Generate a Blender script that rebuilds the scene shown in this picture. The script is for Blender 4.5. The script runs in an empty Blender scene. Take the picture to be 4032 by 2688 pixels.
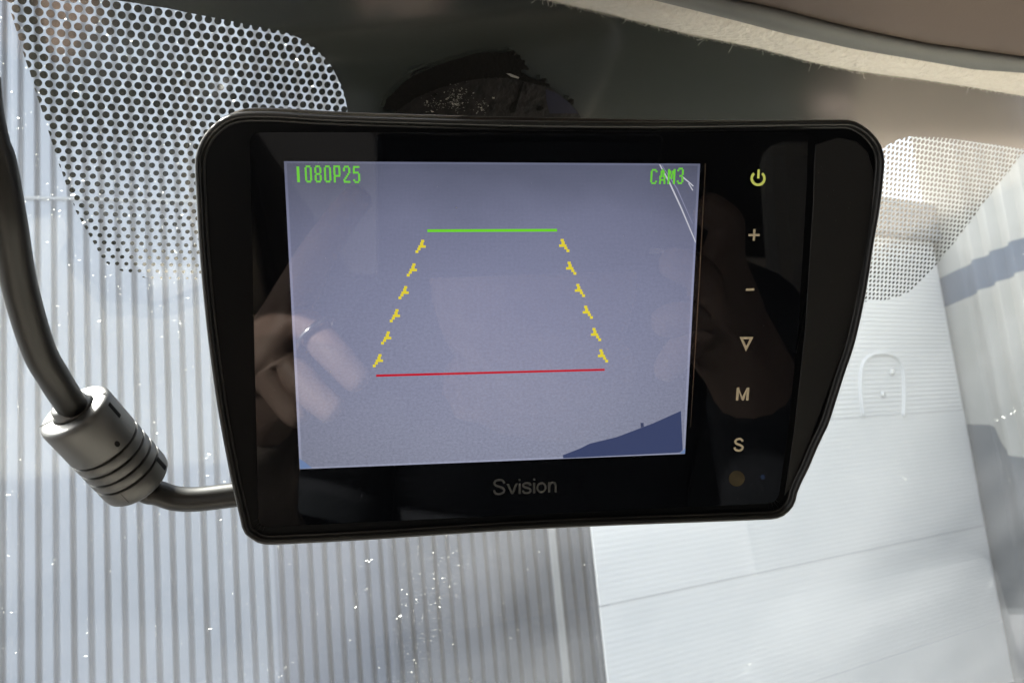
import bpy, bmesh, math, random
from mathutils import Vector, Matrix
random.seed(7)
R = math.radians
scene = bpy.context.scene
C = scene.collection

# ------------------------------------------------------------------ photo geometry (solved from the picture)
F = 3244.0; CX, CY = 2016.0, 1344.0            # focal length and principal point, pixels of the photograph
def unit(v): return Vector(v).normalized()
UP = unit((75 - 2016, -20000, 3244))
FWD = (Vector((0, 0, 1)) - UP * UP.z).normalized()
RGT = Vector((0.9953, -0.0966, 0.0)).normalized()
M = Matrix((RGT, FWD, UP))                      # lens frame (x right, y down, z ahead, mm) -> world axes
CAM = Vector((0, 0, 1.2))
def W(p): return CAM + (M @ Vector(p)) * 0.001
def ray(x, y): return Vector(((x - CX) / F, (y - CY) / F, 1.0))

# ------------------------------------------------------------------ camera, sky, sun, exposure
cam_d = bpy.data.cameras.new('camera'); cam = bpy.data.objects.new('camera', cam_d); C.objects.link(cam)
rot = Matrix((M @ Vector((1, 0, 0)), M @ Vector((0, -1, 0)), M @ Vector((0, 0, -1)))).transposed()
cam.matrix_world = Matrix.Translation(CAM) @ rot.to_4x4()
cam_d.sensor_width = 36.0; cam_d.lens = F / 4032 * 36
cam_d.clip_start = 0.005; cam_d.clip_end = 500
cam_d.dof.use_dof = True; cam_d.dof.focus_distance = 0.205; cam_d.dof.aperture_fstop = 36
scene.camera = cam

EXPOSURE = 2.4
SUN_AZ, SUN_EL = -70.0, 52.0                    # azimuth from the lens heading (+y), clockwise
world = bpy.data.worlds.new('World'); scene.world = world; world.use_nodes = True
nt = world.node_tree; sky = nt.nodes.new('ShaderNodeTexSky'); sky.sky_type = 'NISHITA'; sky.sun_disc = False
sky.sun_elevation = R(SUN_EL); sky.sun_rotation = R(SUN_AZ); sky.air_density = 1.0; sky.dust_density = 7.0
bg = nt.nodes['Background']; bg.inputs['Strength'].default_value = 0.15
hz = nt.nodes.new('ShaderNodeHueSaturation'); hz.inputs['Saturation'].default_value = 0.55   # milky summer sky
nt.links.new(sky.outputs[0], hz.inputs['Color']); nt.links.new(hz.outputs[0], bg.inputs['Color'])
sun_d = bpy.data.lights.new('sun', 'SUN'); sun_d.energy = 5.0; sun_d.angle = R(0.5); sun_d.color = (1, 0.95, 0.87)
sun = bpy.data.objects.new('sun', sun_d); C.objects.link(sun)
SUN_DIR = Vector((math.sin(R(SUN_AZ)) * math.cos(R(SUN_EL)), math.cos(R(SUN_AZ)) * math.cos(R(SUN_EL)), math.sin(R(SUN_EL))))
sun.rotation_euler = SUN_DIR.to_track_quat('Z', 'Y').to_euler()
vs = scene.view_settings; vs.view_transform = 'Standard'; vs.look = 'None'; vs.gamma = 1; vs.exposure = EXPOSURE
scene.cycles.use_denoising = True; scene.cycles.max_bounces = 10; scene.cycles.transparent_max_bounces = 16
scene.cycles.caustics_reflective = False; scene.cycles.caustics_refractive = False
EINV = 2.0 ** -EXPOSURE                          # a lit screen is exposed with the rest of the picture

# ------------------------------------------------------------------ helpers
def tag(o, label=None, cat=None, group=None, kind=None):
    if label: o['label'] = label
    if cat: o['category'] = cat
    if group: o['group'] = group
    if kind: o['kind'] = kind
    return o
def mesh_obj(name, verts, faces, mat, parent=None, smooth=False):
    me = bpy.data.meshes.new(name); me.from_pydata([tuple(v) for v in verts], [], faces); me.update()
    if mat: me.materials.append(mat)
    o = bpy.data.objects.new(name, me); C.objects.link(o)
    if parent: o.parent = parent
    if smooth: me.polygons.foreach_set('use_smooth', [True] * len(me.polygons))
    return o
def empty(name, label=None, cat=None, kind=None):
    o = bpy.data.objects.new(name, None); C.objects.link(o); return tag(o, label, cat, None, kind)
def recalc(o):
    bm = bmesh.new(); bm.from_mesh(o.data); bmesh.ops.recalc_face_normals(bm, faces=bm.faces); bm.to_mesh(o.data); bm.free(); return o
def bevel(o, w, seg=2):
    m = o.modifiers.new('bevel', 'BEVEL'); m.width = w; m.segments = seg; m.limit_method = 'ANGLE'; return o
def box(name, lo, hi, frame, mat, parent=None, bev=0):
    """box between lo and hi in a frame (origin, ex, ey, ez); metres"""
    o_, ex, ey, ez = frame
    v = [o_ + ex * x + ey * y + ez * z for x in (lo[0], hi[0]) for y in (lo[1], hi[1]) for z in (lo[2], hi[2])]
    f = [(0, 1, 3, 2), (4, 6, 7, 5), (0, 4, 5, 1), (2, 3, 7, 6), (0, 2, 6, 4), (1, 5, 7, 3)]
    o = recalc(mesh_obj(name, v, f, mat, parent))
    if bev: bevel(o, bev)
    return o
def catmull(pts, n, closed=False):
    out = []; k = len(pts); rng = range(k) if closed else range(k - 1)
    for i in rng:
        P = [Vector(pts[(i + j) % k]) if closed else Vector(pts[min(max(i + j, 0), k - 1)]) for j in (-1, 0, 1, 2)]
        for s in range(n):
            t = s / n
            out.append(0.5 * ((2 * P[1]) + (P[2] - P[0]) * t + (2 * P[0] - 5 * P[1] + 4 * P[2] - P[3]) * t * t + (3 * P[1] - P[0] - 3 * P[2] + P[3]) * t ** 3))
    if not closed: out.append(Vector(pts[-1]))
    return out
def resample(pts, n, closed=True):
    P = [Vector(p) for p in pts]; Q = P + [P[0]] if closed else P
    d = [0]
    for a, b in zip(Q, Q[1:]): d.append(d[-1] + (b - a).length)
    out = []; j = 0; cnt = n if closed else n - 1
    for i in range(n):
        t = d[-1] * i / cnt
        while j < len(d) - 2 and d[j + 1] < t: j += 1
        s = (t - d[j]) / max(d[j + 1] - d[j], 1e-9); out.append(Q[j].lerp(Q[j + 1], min(max(s, 0), 1)))
    return out
def inside(p, poly):
    x, y = p[0], p[1]; r = False; j = len(poly) - 1
    for i in range(len(poly)):
        a, b = poly[i], poly[j]
        if (a[1] > y) != (b[1] > y) and x < (b[0] - a[0]) * (y - a[1]) / (b[1] - a[1]) + a[0]: r = not r
        j = i
    return r
def interp(tab, x):
    if x <= tab[0][0]: return tab[0][1]
    for (a, b), (c, d) in zip(tab, tab[1:]):
        if x <= c: return b + (d - b) * (x - a) / (c - a)
    return tab[-1][1]
def tube(name, pts, rad, mat, parent=None, sides=20, world=True):
    """round cord through points (world), rad constant or list"""
    V = []; Fc = []; up = Vector((0, 0, 1)); n = len(pts); prev = None
    for i, p in enumerate(pts):
        t = (pts[min(i + 1, n - 1)] - pts[max(i - 1, 0)]).normalized()
        a = (prev - t * prev.dot(t)) if prev else t.cross(Vector((0.3, 0.5, 0.8)))
        a.normalize(); prev = a; b = t.cross(a); r = rad[i] if isinstance(rad, (list, tuple)) else rad
        for k in range(sides):
            w = 2 * math.pi * k / sides; V.append(p + (a * math.cos(w) + b * math.sin(w)) * r)
    for i in range(n - 1):
        for k in range(sides):
            k2 = (k + 1) % sides; Fc.append((i * sides + k, i * sides + k2, (i + 1) * sides + k2, (i + 1) * sides + k))
    Fc.append(tuple(range(sides))[::-1]); Fc.append(tuple((n - 1) * sides + k for k in range(sides)))
    return recalc(mesh_obj(name, V, Fc, mat, parent, True))

# ------------------------------------------------------------------ materials
def mat(name, col, rough=0.5, spec=0.5, metal=0.0, noise=None, bump=None, coat=0.0):
    """noise=(scale, amount, second colour)  bump=(scale, strength, distance)"""
    m = bpy.data.materials.new(name); m.use_nodes = True; t = m.node_tree; b = t.nodes['Principled BSDF']
    b.inputs['Base Color'].default_value = (*col, 1); b.inputs['Roughness'].default_value = rough
    b.inputs['Specular IOR Level'].default_value = spec; b.inputs['Metallic'].default_value = metal
    b.inputs['Coat Weight'].default_value = coat; b.inputs['Coat Roughness'].default_value = 0.03
    tc = t.nodes.new('ShaderNodeTexCoord')
    if noise:
        n = t.nodes.new('ShaderNodeTexNoise'); n.inputs['Scale'].default_value = noise[0]; n.inputs['Detail'].default_value = 6
        t.links.new(tc.outputs['Object'], n.inputs['Vector'])
        mp = t.nodes.new('ShaderNodeMapRange'); mp.inputs[1].default_value = 0.35; mp.inputs[2].default_value = 0.65; mp.inputs[4].default_value = noise[1]
        t.links.new(n.outputs['Fac'], mp.inputs[0])
        mx = t.nodes.new('ShaderNodeMix'); mx.data_type = 'RGBA'; mx.inputs[6].default_value = (*col, 1); mx.inputs[7].default_value = (*noise[2], 1)
        t.links.new(mp.outputs[0], mx.inputs[0]); t.links.new(mx.outputs[2], b.inputs['Base Color'])
    if bump:
        n = t.nodes.new('ShaderNodeTexNoise'); n.inputs['Scale'].default_value = bump[0]; n.inputs['Detail'].default_value = 4
        t.links.new(tc.outputs['Object'], n.inputs['Vector'])
        bp = t.nodes.new('ShaderNodeBump'); bp.inputs['Strength'].default_value = bump[1]; bp.inputs['Distance'].default_value = bump[2]
        t.links.new(n.outputs['Fac'], bp.inputs['Height']); t.links.new(bp.outputs[0], b.inputs['Normal'])
    return m
def emit(name, col, strength, spec_rough=0.03):
    m = bpy.data.materials.new(name); m.use_nodes = True; b = m.node_tree.nodes['Principled BSDF']
    b.inputs['Base Color'].default_value = (0, 0, 0, 1); b.inputs['Roughness'].default_value = spec_rough
    b.inputs['Emission Color'].default_value = (*col, 1); b.inputs['Emission Strength'].default_value = strength * EINV
    return m
def glass_mat():
    m = bpy.data.materials.new('windshield_glass'); m.use_nodes = True; t = m.node_tree; t.nodes.remove(t.nodes['Principled BSDF'])
    out = t.nodes['Material Output']
    tr = t.nodes.new('ShaderNodeBsdfTransparent'); tr.inputs[0].default_value = (0.86, 0.885, 0.88, 1)   # laminated glass passes about three quarters in all
    gl = t.nodes.new('ShaderNodeBsdfGlossy'); gl.inputs['Roughness'].default_value = 0.02
    ge = t.nodes.new('ShaderNodeNewGeometry'); dp = t.nodes.new('ShaderNodeVectorMath'); dp.operation = 'DOT_PRODUCT'
    t.links.new(ge.outputs['Normal'], dp.inputs[0]); t.links.new(ge.outputs['Incoming'], dp.inputs[1])
    def mth(op, a, c):
        n_ = t.nodes.new('ShaderNodeMath'); n_.operation = op
        for k, v in ((0, a), (1, c)):
            if hasattr(v, 'links'): t.links.new(v, n_.inputs[k])
            else: n_.inputs[k].default_value = v
        return n_.outputs[0]
    ab = mth('ABSOLUTE', dp.outputs['Value'], 0.0)
    refl = mth('ADD', mth('MULTIPLY', mth('POWER', mth('SUBTRACT', 1.0, ab), 5.0), 0.96), 0.022)   # Schlick, the same from either side
    film = t.nodes.new('ShaderNodeBsdfTranslucent'); film.inputs[0].default_value = (0.9, 0.92, 0.95, 1)
    n = t.nodes.new('ShaderNodeTexNoise'); n.inputs['Scale'].default_value = 9; n.inputs['Detail'].default_value = 5
    tc = t.nodes.new('ShaderNodeTexCoord'); t.links.new(tc.outputs['Object'], n.inputs['Vector'])
    mp = t.nodes.new('ShaderNodeMapRange'); mp.inputs[1].default_value = .3; mp.inputs[2].default_value = .75; mp.inputs[3].default_value = 0.004; mp.inputs[4].default_value = 0.018
    t.links.new(n.outputs['Fac'], mp.inputs[0])
    m1 = t.nodes.new('ShaderNodeMixShader'); m2 = t.nodes.new('ShaderNodeMixShader')
    t.links.new(mp.outputs[0], m1.inputs[0]); t.links.new(tr.outputs[0], m1.inputs[1]); t.links.new(film.outputs[0], m1.inputs[2])
    t.links.new(refl, m2.inputs[0]); t.links.new(m1.outputs[0], m2.inputs[1]); t.links.new(gl.outputs[0], m2.inputs[2])
    t.links.new(m2.outputs[0], out.inputs[0]); return m
def dust_mat(name, col):
    m = bpy.data.materials.new(name); m.use_nodes = True; t = m.node_tree; t.nodes.remove(t.nodes['Principled BSDF'])
    a = t.nodes.new('ShaderNodeBsdfTranslucent'); b = t.nodes.new('ShaderNodeBsdfDiffuse'); x = t.nodes.new('ShaderNodeMixShader')
    a.inputs[0].default_value = (*col, 1); b.inputs[0].default_value = (*col, 1); x.inputs[0].default_value = 0.3
    t.links.new(a.outputs[0], x.inputs[1]); t.links.new(b.outputs[0], x.inputs[2]); t.links.new(x.outputs[0], t.nodes['Material Output'].inputs[0]); return m

M_frit = mat('black_ceramic_frit', (0.044, 0.051, 0.045), 0.12, 0.5, noise=(1400, 0.8, (0.060, 0.068, 0.060)))
M_frit.node_tree.nodes['Principled BSDF'].inputs['IOR'].default_value = 2.6
M_glass = glass_mat()
M_black = mat('black_plastic', (0.005, 0.005, 0.005), 0.30, 0.28, bump=(4000, 0.15, 0.0001))
M_gloss = mat('gloss_black_plastic', (0.006, 0.006, 0.007), 0.06, 0.7)
M_pane = mat('gloss_front_glass', (0.0012, 0.0014, 0.002), 0.02, 0.42, noise=(60, .5, (0.0018, 0.002, 0.0026)))
M_matte = mat('satin_black_plastic', (0.005, 0.005, 0.005), 0.45, 0.25)
M_floor = mat('recessed_black_plastic', (0.0012, 0.0014, 0.0018), 0.35, 0.06)
M_cord = mat('grey_black_pvc_cord', (0.006, 0.0057, 0.005), 0.40, 0.25, bump=(900, 0.08, 0.0002))
M_core = mat('ferrite_grey_plastic', (0.010, 0.0096, 0.0088), 0.50, 0.75, bump=(1500, 0.1, 0.0002))
M_hole = mat('dark_hole', (0.004, 0.004, 0.004), 0.8, 0.1)
M_print = mat('tan_print', (0.13, 0.105, 0.068), 0.5, 0.3)
M_logo = mat('grey_print', (0.022, 0.022, 0.022), 0.5, 0.3)
M_felt = mat('beige_felt', (0.90, 0.86, 0.77), 0.95, 0.1, noise=(700, 0.5, (0.80, 0.75, 0.65)), bump=(330, 1.0, 0.0022))
M_visor = mat('brown_vinyl', (0.145, 0.112, 0.090), 0.6, 0.3, bump=(1800, 0.25, 0.0003))
M_vgrey = mat('grey_visor_binding', (0.19, 0.19, 0.172), 0.5, 0.4, bump=(600, 0.1, 0.0002))
M_tape = mat('torn_black_tape', (0.010, 0.009, 0.0075), 0.8, 0.12, bump=(700, 0.8, 0.0008))
M_pad = mat('brown_black_pad', (0.020, 0.017, 0.014), 0.5, 0.25, noise=(260, 0.9, (0.008, 0.007, 0.006)), bump=(420, 0.9, 0.0012))
M_glue = mat('dried_glue', (0.35, 0.33, 0.28), 0.6, 0.4)
M_ribs = mat('grey_white_cladding', (0.365, 0.40, 0.455), 0.5, 0.3, noise=(1.6, 0.8, (0.305, 0.335, 0.385)))
M_white = mat('white_sheet_metal', (0.74, 0.735, 0.725), 0.85, 0.1, noise=(0.9, 0.6, (0.69, 0.69, 0.685)))
M_beige = mat('pale_beige_cladding', (0.46, 0.46, 0.435), 0.7, 0.15, noise=(3, 0.7, (0.38, 0.38, 0.35)))
M_trim = mat('grey_flashing', (0.40, 0.41, 0.42), 0.5, 0.4)
M_conc = mat('concrete', (0.13, 0.135, 0.14), 0.9, 0.1, noise=(1.5, 0.8, (0.10, 0.103, 0.108)))

# ------------------------------------------------------------------ windshield plane (solved from the frit lattice, 2.4 mm pitch)
GQ = Vector((-0.00386248, -0.00540232, 0.00791682)) / 2.4
GN = GQ.normalized(); GD = 1 / GQ.length
def gp(x, y, lift=0.0):                          # photo point on the glass, lift mm towards the cabin
    r = ray(x, y); return r * ((GD - lift) / GN.dot(r))
NW = M @ GN                                      # world, outward
ER = NW.cross(Vector((0, 0, 1))).normalized(); ES = ER.cross(NW).normalized(); FC = Vector((0, 0, 1)).cross(ER).normalized()
G0 = CAM + NW * (GD * 0.001)
def gl(r, s, lift=0.0): return G0 + ER * (r * .001) + ES * (s * .001) - NW * (lift * .001)

ws = empty('windshield', 'sloping car windshield with black dotted frit band and dusty glass, behind the monitor', 'windshield')
T = 5.0
def slab(name, poly_front, poly_back, m, parent):
    n = len(poly_front); V = list(poly_front) + list(poly_back)
    Fc = [tuple(range(n)), tuple(range(2 * n - 1, n - 1, -1))] + [(i, i + n, (i + 1) % n + n, (i + 1) % n) for i in range(n)]
    return recalc(mesh_obj(name, V, Fc, m, parent))
gpoly = [(-620, -10), (900, -10), (1000, -760), (-720, -760)]
slab('glass', [gl(r, s) for r, s in gpoly], [gl(r, s, -T) for r, s in gpoly], M_glass, ws)

L_edge = [(474, 5), (530, 12), (581, 22), (660, 33), (724, 48), (802, 63), (880, 78), (952, 93), (1024, 108), (1096, 121), (1132, 132), (1186, 154),
          (1240, 190), (1282, 232), (1307, 265), (1330, 309), (1345, 339), (1357, 378), (1367, 426), (1372, 520), (1360, 640)]
R_edge = [(3400, 650), (3472, 590), (3491, 575), (3509, 564), (3543, 548), (3584, 538), (3630, 540), (3686, 541), (3758, 549), (3814, 557), (3916, 570), (4031, 587), (4250, 630), (4500, 690)]
band = [(-700, -260), (-300, -140), (0, -75), (250, -30)] + L_edge + [(1700, 900), (2600, 900)] + R_edge + [(4700, 330), (3400, 110), (2150, -160), (800, -420)]
def sheet(name, px, m, parent, lift, thick=0.05):
    return slab(name, [W(gp(x, y, lift + thick)) for x, y in px], [W(gp(x, y, lift)) for x, y in px], m, parent)
sheet('frit_band', band, M_frit, ws, 0.0, 0.04)

# frit dots: lattice fitted to the photo, left and right window of the band
L_clip = [(-60, -10), (0, 20), (21, 33), (57, 45), (96, 57), (204, 90), (243, 102), (282, 117), (349, 136), (384, 147), (420, 160), (651, 233), (678, 244), (718, 257), (799, 288), (833, 299), (1031, 410), (1063, 468), (1087, 526), (1112, 690), (1200, 2000)]
R_clip = [(500, 4300), (605, 4029), (628, 4006), (669, 3980), (697, 3952), (764, 3901), (831, 3850), (877, 3819), (885, 3808), (952, 3760), (1020, 3704), (1038, 3690), (1146, 3585), (1175, 3523), (1187, 3430), (1195, 3300)]
HL = (46.2073, 23.2097, 63.718, 6.83065, 40.0377, 35.2421, 0.00558527, 0.00726569)
HR = (26.3491, 12.8349, 3482.03, 4.25805, 23.2746, 597.857, 0.00275139, 0.00397211)
def hom(h, i, j):
    w = 1 + h[6] * i + h[7] * j; return ((h[0] * i + h[1] * j + h[2]) / w, (h[3] * i + h[4] * j + h[5]) / w)
V = []; Fc = []
def dot(h, i, j, rho, clip, left):
    n = 16; b = len(V); c = hom(h, i, j)
    pts = []
    for k in range(n):
        a = 2 * math.pi * k / n; u, v = rho * math.cos(a), rho * math.sin(a)
        x, y = hom(h, i + u - v / math.sqrt(3), j + v * 2 / math.sqrt(3))
        xb = interp(clip, y)
        x = max(x, xb) if left else min(x, xb)
        pts.append((x, y))
    for x, y in pts: V.append(W(gp(x, y, 0.03)))
    Fc.append(tuple(range(b, b + n)))
for j in range(-6, 34):
    for i in range(-20, 45):
        x, y = hom(HL, i, j)
        if not (-60 < x < 1420 and -60 < y < 1120): continue
        rho = interp([(0, .395), (420, .385), (640, .325), (930, .265), (1060, .23), (1112, .12)], y)
        xb = interp(L_clip, y)
        if x < xb - 14 or (y > 1112): continue
        if inside((x, y), band) and inside((x - 16, y + 3), band) and inside((x, y + 17), band): continue
        dot(HL, i, j, rho, L_clip, True)
for j in range(-14, 40):
    for i in range(-16, 60):
        x, y = hom(HR, i, j)
        if not (3300 < x < 4300 and 500 < y < 1196): continue
        rho = interp([(540, .385), (800, .345), (1000, .31), (1180, .29)], y)
        if x > interp(R_clip, y) + 6: continue
        if inside((x, y), band) and inside((x, y + 11), band) and inside((x + 8, y + 6), band): continue
        dot(HR, i, j, rho, R_clip, False)
tag(mesh_obj('frit_dot', V, Fc, M_frit, ws), kind='stuff')

# dust and dried specks on the outside of the glass
def speck(V, Fc, x, y, r, el=1.0, ang=0.0, lift=-5.05):
    b = len(V); n = random.randint(5, 7); c = gp(x, y, lift)
    for k in range(n):
        a = 2 * math.pi * k / n; q = r * random.uniform(.55, 1.15)
        u, v = q * math.cos(a) * el, q * math.sin(a); u, v = u * math.cos(ang) - v * math.sin(ang), u * math.sin(ang) + v * math.cos(ang)
        V.append(W(c) + ER * (u * .001) + ES * (v * .001))
    Fc.append(tuple(range(b, b + n)))
V = []; Fc = []
for k in range(6500):
    x, y = random.uniform(-200, 4200), random.uniform(-50, 2800)
    if x > 2300 and random.random() < .62: continue
    r = 0.058 * math.exp(random.gauss(0, .6)); speck(V, Fc, x, y, min(r, .30), random.choice((1, 1, 1, 1.6, 3)), random.uniform(-.6, .9))
for k in range(520):                                 # the dried splash under the monitor
    t = random.random(); x = 1790 - 190 * t + random.gauss(0, 70 + 30 * t); y = 2080 + 600 * t + random.gauss(0, 30)
    speck(V, Fc, x, y, 0.062 * math.exp(random.gauss(0, .65)), 1.2)
for k in range(26): speck(V, Fc, 1020 - 30 + random.gauss(0, 60), 900 + random.gauss(0, 40), .12)
for x, y, r in ((3950, 1640, .55), (3985, 1625, .5), (3925, 1655, .4), (3905, 2300, .4), (3560, 1880, .35), (1452, 2207, .35), (2470, 2660, .35), (2930, 2630, .4), (2945, 2615, .35), (2480, 1790, .3), (1575, 2430, .35)):
    for k in range(4): speck(V, Fc, x + random.gauss(0, 6), y + random.gauss(0, 6), r * random.uniform(.5, 1), 1.6, .6)
tag(mesh_obj('dust_speck', V, Fc, dust_mat('pale_dust', (0.72, 0.72, 0.68)), ws), kind='stuff')

# ------------------------------------------------------------------ monitor: frame of its flat front
DN = unit((-0.127, -0.209, 0.970)); DD = 200.3
def px(x, y, h=0.0):                              # photo point on the plane h mm behind the rim's front
    r = ray(x, y); return r * ((DD + h) / DN.dot(r))
DX = unit(px(2757, 645) - px(1118, 635)); DY = DN.cross(DX).normalized(); DO = px(1940, 1230)
def to2(p): d = p - DO; return Vector((d.dot(DX), d.dot(DY)))
def D3(u, v, h): return DO + DX * u + DY * v + DN * h   # monitor millimetres -> lens frame
def WD(u, v, h): return W(D3(u, v, h))
mon = empty('rear_view_monitor', 'black rear view camera monitor with lit grey screen, stuck on the windshield', 'monitor')
mon.location = (0, 0, 0)
outer_px = [(768, 655), (769, 622), (775, 594), (788, 561), (809, 525), (837, 494), (868, 469), (905, 451), (945, 441), (1000, 438), (1100, 440), (1300, 452), (1700, 465), (2000, 473), (2400, 478), (2700, 478),
            (3050, 473), (3305, 470.5), (3346, 473), (3371, 482), (3402, 501), (3428, 524), (3450, 552), (3466, 583), (3473, 613), (3475, 644), (3471, 695), (3463, 772), (3452, 850), (3435, 945), (3402, 1151), (3359, 1346), (3316, 1476),
            (3261, 1650), (3238, 1702), (3208, 1766), (3178, 1838), (3157, 1879), (3138, 1922), (3131, 1945), (3126, 1968), (3114, 1991), (3091, 2016), (3068, 2031), (3042, 2038), (3004, 2041), (2800, 2049), (2400, 2064), (2000, 2083),
            (1450, 2119), (1125, 2136), (1058, 2138), (1021, 2132), (988, 2113), (963, 2092), (951, 2064), (944, 2030), (932, 1980), (909, 1880), (882, 1740), (857, 1600), (836, 1455), (819, 1327), (805, 1200), (793, 1073), (782, 938), (775, 800), (770, 710)]
OUT = resample(catmull([to2(px(x, y, 2.0)) for x, y in outer_px], 6, True), 260)
NO = len(OUT)
NRM = []
for i in range(NO):
    t = (OUT[(i + 2) % NO] - OUT[i - 2]).normalized(); NRM.append(Vector((t.y, -t.x)))   # outward (clockwise in x right, y down)
cen = sum(OUT, Vector((0, 0))) / NO
if sum(NRM[i].dot(OUT[i] - cen) for i in range(NO)) < 0: NRM = [-n for n in NRM]
def loft(name, rings, m, cap0=False, cap1=False):
    V = []; Fc = []
    for off, h in rings:
        for i in range(NO):
            o_ = off(i) if callable(off) else off
            p = OUT[i] - NRM[i] * o_; V.append(WD(p.x, p.y, h))
    for a in range(len(rings) - 1):
        for i in range(NO): Fc.append((a * NO + i, a * NO + (i + 1) % NO, (a + 1) * NO + (i + 1) % NO, (a + 1) * NO + i))
    if cap0: Fc.append(tuple(range(NO))[::-1])
    if cap1: Fc.append(tuple((len(rings) - 1) * NO + i for i in range(NO)))
    return recalc(mesh_obj(name, V, Fc, m, mon, True))
flare = lambda k: (lambda i: -k * max(0.0, -NRM[i].y) ** 2 * (.3 + .7 * min(max((78 - OUT[i].x) / 60, 0), 1)) + 0.35)
rim_rings = [(0.9, 6.4), (0.1, 5.8), (0.0, 3.0), (0.12, 1.2), (0.35, 0.45), (0.7, 0.1), (1.05, 0.0), (1.4, 0.15), (1.65, 0.5), (1.85, 1.1), (2.0, 1.5), (2.35, 1.62), (2.5, 1.5)]
loft('bezel_rim', rim_rings, M_black)
loft('housing', [(12, 24), (6, 23.6), (3, 22.6), (flare(1.5), 18), (flare(1.5), 8), (flare(1.2), 6.45), (2.4, 6.4)], M_gloss, cap0=True)
loft('bezel_floor', [(1.7, 6.0), (1.7, 1.75), (2.2, 1.72), (12, 1.72)], M_floor, cap1=True)

def plate(name, pts2, h0, h1, m, parent=mon, bev=0.0, smooth=False):
    n = len(pts2); b = bev
    V = []
    c = sum((Vector(p) for p in pts2), Vector((0, 0))) / n
    for p in pts2: V.append(WD(p[0], p[1], h1))
    if b:
        nn = []
        for i in range(n):
            t = (Vector(pts2[(i + 1) % n]) - Vector(pts2[i - 1])).normalized(); q = Vector((t.y, -t.x))
            nn.append(q if q.dot(Vector(pts2[i]) - c) > 0 else -q)
        for p in pts2: V.append(WD(p[0], p[1], h0 + b))
        for p, q in zip(pts2, nn): V.append(WD(p[0] - q.x * b, p[1] - q.y * b, h0))
        L = 3
    else:
        for p in pts2: V.append(WD(p[0], p[1], h0))
        L = 2
    Fc = [tuple(range(n)), tuple(range((L - 1) * n, L * n))[::-1]]
    for a in range(L - 1): Fc += [(a * n + i, a * n + (i + 1) % n, (a + 1) * n + (i + 1) % n, (a + 1) * n + i) for i in range(n)]
    return recalc(mesh_obj(name, V, Fc, m, parent, smooth))
def P2(pts, h): return [to2(px(x, y, h)) for x, y in pts]
def rounded(pts, r, n=6):
    out = []; k = len(pts)
    for i in range(k):
        p = Vector(pts[i]); a = (Vector(pts[i - 1]) - p).normalized(); b = (Vector(pts[(i + 1) % k]) - p).normalized(); rr = r[i] if isinstance(r, (list, tuple)) else r
        if rr < .05: out.append(p); continue
        for s in range(n + 1):
            t = s / n; out.append((p + a * rr) * (1 - t) ** 2 + p * 2 * t * (1 - t) + (p + b * rr) * t * t)
    return out
HP = 0.9                                            # depth of the front glass behind the rim's front
pane2 = rounded(P2([(980, 520), (3183, 520), (3180, 700), (3145, 1300), (3104, 1700), (3064, 1980), (1016, 2076)], HP), [3, 1.5, 0, 0, 0, 3.2, 2.6])
plate('cover_glass', pane2, HP, HP + 0.75, M_pane, bev=0.12)
side2 = P2([(3207, 640), (3212, 570), (3300, 540), (3372, 556), (3418, 600), (3440, 680), (3432, 840), (3408, 1000), (3372, 1180), (3325, 1360), (3262, 1540), (3195, 1720), (3140, 1850), (3112, 1918), (3090, 1950), (3098, 1900), (3128, 1700), (3171, 1300), (3203, 800)], 1.3)
plate('bezel_wing', side2, 1.3, 1.70, M_matte, bev=0.15)

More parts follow.
